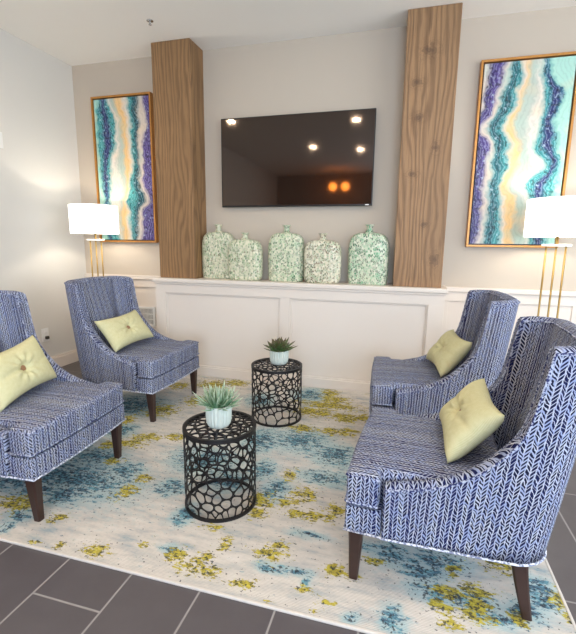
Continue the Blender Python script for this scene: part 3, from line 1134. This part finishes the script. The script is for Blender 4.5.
def web_cell(poly, rib, bm, mp, m=28):
    """ring of faces between a cell outline and its rounded opening"""
    cx, cy = sum(v[0] for v in poly) / len(poly), sum(v[1] for v in poly) / len(poly)
    per = []
    n = len(poly)
    for i in range(n):
        a, b = poly[i], poly[(i + 1) % n]
        per.append(math.hypot(b[0] - a[0], b[1] - a[1]))
    tot = sum(per)
    if tot < .012:
        return
    outer = []
    i, acc = 0, 0.0
    for k in range(m):
        s = tot * k / m
        while i < n - 1 and s > acc + per[i]:
            acc += per[i]
            i += 1
        f = (s - acc) / per[i] if per[i] > 1e-9 else 0
        a, b = poly[i], poly[(i + 1) % n]
        outer.append((a[0] + (b[0] - a[0]) * f, a[1] + (b[1] - a[1]) * f))
    inner = outer
    for _ in range(5):                                   # round the opening
        inner = [((inner[k - 1][0] + 2 * inner[k][0] + inner[(k + 1) % m][0]) / 4, (inner[k - 1][1] + 2 * inner[k][1] + inner[(k + 1) % m][1]) / 4) for k in range(m)]
    rad = sum(math.hypot(x - cx, y - cy) for x, y in inner) / m
    res = []
    for x, y in inner:
        l = math.hypot(x - cx, y - cy)
        k = max(.25, 1 - rib / max(l, 1e-6))
        res.append((cx + (x - cx) * k, cy + (y - cy) * k))
    vo = [bm.verts.new(mp(*p)) for p in outer]
    vi = [bm.verts.new(mp(*p)) for p in res]
    for k in range(m):
        bm.faces.new((vo[k], vo[(k + 1) % m], vi[(k + 1) % m], vi[k]))
def solidify(o, th):
    md = o.modifiers.new('thickness', 'SOLIDIFY')
    md.thickness = th
    md.offset = 0
def drum_table(label, x, y, r, h, ncells, seed):
    rr = random.Random(seed)
    t = thing('drum_table', label, 'side table', (x, y, ZF), R(seed * 20), 'openwork drum tables on the rug')
    C = 2 * math.pi * r
    z0, z1 = .008, h - .010
    gen = lambda: (rr.uniform(0, C), rr.uniform(z0, z1))
    def ext(pts):
        e = []
        for p in pts:
            e += [(p[0] - C, p[1]), (p[0] + C, p[1])]
        return e
    win = lambda p: [(p[0] - .2, z0), (p[0] + .2, z0), (p[0] + .2, z1), (p[0] - .2, z1)]
    pts = relaxed(ncells, gen, ext, win, 1)
    pts = [(a + rr.uniform(-.008, .008), b + rr.uniform(-.006, .006)) for a, b in pts]
    bm = bmesh.new()
    for c in voronoi(pts, ext(pts), win):
        web_cell(c, .0025, bm, lambda u, v: (r * math.cos(u / r), r * math.sin(u / r), v))
    bmesh.ops.remove_doubles(bm, verts=bm.verts, dist=.0004)
    o = bm_obj('drum_lattice', bm, M['iron'], t)
    solidify(o, .004)
    # top lattice
    rt = r - .006
    def gen2():
        a, q = rr.uniform(0, 2 * math.pi), rt * math.sqrt(rr.random())
        return (q * math.cos(a), q * math.sin(a))
    circ = [(rt * math.cos(2 * math.pi * k / 40), rt * math.sin(2 * math.pi * k / 40)) for k in range(40)]
    pts = relaxed(int(ncells * .42), gen2, lambda p: [], lambda p: circ, 1)
    bm = bmesh.new()
    for c in voronoi(pts, [], lambda p: circ):
        web_cell(c, .0030, bm, lambda u, v: (u, v, h - .004))
    bmesh.ops.remove_doubles(bm, verts=bm.verts, dist=.0004)
    o = bm_obj('tabletop', bm, M['iron'], t)
    solidify(o, .005)
    for nm, za, zb, w in (('top_rim', h - .017, h, .013), ('bottom_rim', 0, .012, .010)):
        bm = bmesh.new()
        prof = [(r - w + .003, za), (r + .004, za), (r + .004, zb), (r - w + .003, zb)]
        rows = []
        for q, z in prof:
            rows.append([bm.verts.new((q * math.cos(2 * math.pi * i / 64), q * math.sin(2 * math.pi * i / 64), z)) for i in range(64)])
        for j in range(4):
            for i in range(64):
                bm.faces.new((rows[j][i], rows[j][(i + 1) % 64], rows[(j + 1) % 4][(i + 1) % 64], rows[(j + 1) % 4][i]))
        bm_obj(nm, bm, M['iron'], t)
    return t
T1 = drum_table('black openwork drum table nearer the camera, beside the front left chair', -.064, -1.898, .157, .368, 165, 3)
T2 = drum_table('black openwork drum table standing back by the low white wall', -.096, -.936, .165, .368, 165, 5)

# ------------------------------------------------------------------ potted succulents
def leaf_in(bm, lay, base, az, tilt, L, w, curl, nseg=7):
    """pointed fleshy leaf"""
    dirh = Vector((math.cos(az), math.sin(az), 0))
    side = Vector((-math.sin(az), math.cos(az), 0))
    p = Vector(base)
    a = tilt
    rows = []
    for k in range(nseg + 1):
        f = k / nseg
        ww = w * (math.sin(math.pi * min(1, .18 + f * .82)) ** .8) * (1 if f < 1 else 0) + .0006
        if k == 0:
            ww = w * .6
        tdir = dirh * math.sin(a) + Vector((0, 0, 1)) * math.cos(a)
        nrm = side.cross(tdir)
        rows.append(([bm.verts.new(p - side * ww + nrm * ww * .25), bm.verts.new(p - nrm * ww * .35), bm.verts.new(p + side * ww + nrm * ww * .25), bm.verts.new(p + nrm * ww * .12)], f))
        p = p + tdir * (L / nseg)
        a += curl / nseg
    for (A, fa), (B, fb) in zip(rows, rows[1:]):
        for i in range(4):
            bm.faces.new((A[i], A[(i + 1) % 4], B[(i + 1) % 4], B[i]))
    for r, f in rows:
        for v in r:
            v[lay] = f
def potted(label, loc, pr, ph, leafmat, style, seed):
    rr = random.Random(seed)
    t = thing('potted_succulent', label, 'plant', loc, 0, 'potted succulents on the drum tables')
    N = 22
    rf = lambda r, a, z: r * (1 + (.045 * math.cos(a * N) if r > pr * .86 else 0))
    lathe('pot', [(pr * .55, 0), (pr * .80, .004), (pr * .93, .018), (pr * .985, .036), (pr, ph * .6), (pr, ph - .004), (pr * .985, ph), (pr * .90, ph), (pr * .86, ph - .014), (0, ph - .014)], M['pot'], t, N * 6, rfun=rf)
    lathe('soil', [(0, ph - .0135), (pr * .85, ph - .0135), (pr * .6, ph - .006), (0, ph - .004)], M['soil'], t, 24)
    bm = bmesh.new()
    lay = bm.verts.layers.float.new('tip')
    if style == 'agave':
        for cx, cy, n, s in ((0, 0, 40, 1.0), (.030, .012, 22, .8), (-.032, .006, 22, .82), (.004, -.034, 22, .8), (0, .034, 18, .8)):
            for k in range(n):
                f = (k + .5) / n
                tilt = R(6 + 80 * f ** .9) + rr.uniform(-.08, .08)
                L = s * (.088 + .026 * math.sin(f * 3)) * rr.uniform(.85, 1.12)
                leaf_in(bm, lay, (cx + .006 * math.cos(k * 2.4), cy + .006 * math.sin(k * 2.4), ph - .010), k * 2.39996 + rr.uniform(-.2, .2), tilt, L, .0068 * s * rr.uniform(.8, 1.15), R(-12))
    else:
        for cx, cy, n, s in ((0, 0, 44, 1.0), (.028, -.016, 18, .7), (-.026, -.014, 18, .7)):
            for k in range(n):
                f = (k + .5) / n
                tilt = R(8 + 72 * f) + rr.uniform(-.07, .07)
                L = s * (.078 + .062 * f) * rr.uniform(.85, 1.1)
                leaf_in(bm, lay, (cx, cy, ph - .008), k * 2.39996, tilt, L, 0.0145 * s * rr.uniform(.85, 1.1), R(-6))
    bm_obj('leaves', bm, leafmat, t, True)
    return t
potted('spiky pale succulent in a ribbed seafoam pot on the nearer drum table', (-.060, -1.915, ZF + .3685), .054, .100, M['leaf_a'], 'agave', 4)
potted('dark green rosette succulent in a seafoam pot on the drum table by the low wall', (-.084, -.925, ZF + .3685), .060, .094, M['leaf_b'], 'echeveria', 9)

# ------------------------------------------------------------------ floor lamps
def floor_lamp(label, x, y):
    t = thing('floor_lamp', label, 'lamp', (x, y, 0), 0, 'brass floor lamps beside the prints')
    box('base', -.13, .13, -.09, .09, 0, .022, M['brass'], t, .004)
    for dx in (-.058, 0, .056):
        tube('rod', [(dx, 0, .02), (dx, 0, 1.168)], .0062, M['brass'], t, 12)
    box('crossbar', -.085, .085, -.012, .012, 1.166, 1.180, M['plastic'], t, .003)
    tube('stem', [(0, 0, 1.178), (0, 0, 1.30)], .008, M['brass'], t, 12)
    bm = bmesh.new()
    r, z0, z1, n = .196, 1.226, 1.464, 48
    rows = [[bm.verts.new((q * math.cos(2 * math.pi * i / n), q * math.sin(2 * math.pi * i / n), z)) for i in range(n)] for q, z in ((r, z0), (r, z1), (r - .004, z1), (r - .004, z0))]
    for j in range(4):
        for i in range(n):
            bm.faces.new((rows[j][i], rows[j][(i + 1) % n], rows[(j + 1) % 4][(i + 1) % n], rows[(j + 1) % 4][i]))
    sh = bm_obj('lamp_shade', bm, M['shade'], t, False)
    bm = bmesh.new()
    for k in range(3):
        a = 2 * math.pi * k / 3 + .3
        tube_in(bm, [(0, 0, 1.27), (.193 * math.cos(a), .193 * math.sin(a), 1.27)], .003, 6)
    bm_obj('shade_spider', bm, M['brass'], t, True)
    L = bpy.data.lights.new('lamp_bulb', 'POINT')
    L.energy = LAMP_W
    L.color = (1, .90, .76)
    L.shadow_soft_size = .025
    lo = link(bpy.data.objects.new('lamp_bulb', L), t)
    lo.location = (0, 0, 1.345)
    return t
LAMP_W = 5.5
floor_lamp('lit brass floor lamp with white drum shade beside the pale side wall', -1.935, -.36)
floor_lamp('lit brass floor lamp with white drum shade cut off by the picture edge', 1.624, -.36)

# ------------------------------------------------------------------ ceiling lights of the room (seen mirrored in the television)
def downlight(x, y, e, label):
    t = thing('recessed_downlight', label, 'ceiling light', (x, y, H), 0, 'recessed downlights in the ceiling')
    bm = bmesh.new()
    rows = [[bm.verts.new((q * math.cos(2 * math.pi * i / 32), q * math.sin(2 * math.pi * i / 32), z)) for i in range(32)] for q, z in ((.050, -.006), (.082, -.005), (.084, 0), (.050, 0))]
    for j in range(4):
        for i in range(32):
            bm.faces.new((rows[j][i], rows[j][(i + 1) % 32], rows[(j + 1) % 4][(i + 1) % 32], rows[(j + 1) % 4][i]))
    bm_obj('trim_ring', bm, M['plastic'], t, True)
    lathe('lens', [(.048, -.005), (.048, -.002)], M['canlens'], t, 32)
for x, y in ((-1.64, -2.11), (-.03, -2.39), (1.58, -2.25), (-.90, -3.79), (-.16, -4.14), (1.5, -4.1)):
    downlight(x, y, 0, 'round recessed downlight glowing in the white ceiling, mirrored in the television')
for x in (-.93, -.66):
    t = thing('pendant_lamp', 'amber glowing globe pendant at the far end of the room', 'pendant', (x, -6.0, 2.38), 0, 'amber pendants at the far end')
    bm = bmesh.new()
    bmesh.ops.create_uvsphere(bm, u_segments=24, v_segments=12, radius=.085)
    bm_obj('globe', bm, M['globe'], t, True)
    tube('cord', [(0, 0, .08), (0, 0, H - 2.38)], .004, M['tvbody'], t, 8)

def area(name, loc, rot, sx, sy, e, col):
    L = bpy.data.lights.new(name, 'AREA')
    L.shape = 'RECTANGLE'
    L.size, L.size_y = sx, sy
    L.energy = e
    L.color = col
    o = link(bpy.data.objects.new(name, L))
    o.location = loc
    o.rotation_euler = rot
    return o
# daylight through the two windows
area('daylight_right', (XR + .12, -2.8, 1.35), (0, R(90), 0), 2.0, 3.6, 105, (.84, .92, 1.0))
area('daylight_rear', (1.72, YB - .12, 1.38), (R(90), 0, 0), 2.35, 2.05, 215, (.62, .78, 1.0))

w = bpy.data.worlds.new('world')
S.world = w
w.use_nodes = True
sky = w.node_tree.nodes.new('ShaderNodeTexSky')
sky.sky_type = 'HOSEK_WILKIE'
sky.sun_direction = (.2, .3, .93)
w.node_tree.links.new(sky.outputs[0], w.node_tree.nodes['Background'].inputs[0])
w.node_tree.nodes['Background'].inputs[1].default_value = .6

S.view_settings.view_transform = 'Standard'
S.view_settings.look = 'None'
S.view_settings.gamma = 1
S.view_settings.use_curve_mapping = False
S.view_settings.exposure = 0.25
S.cycles.max_bounces = 8
S.cycles.diffuse_bounces = 5
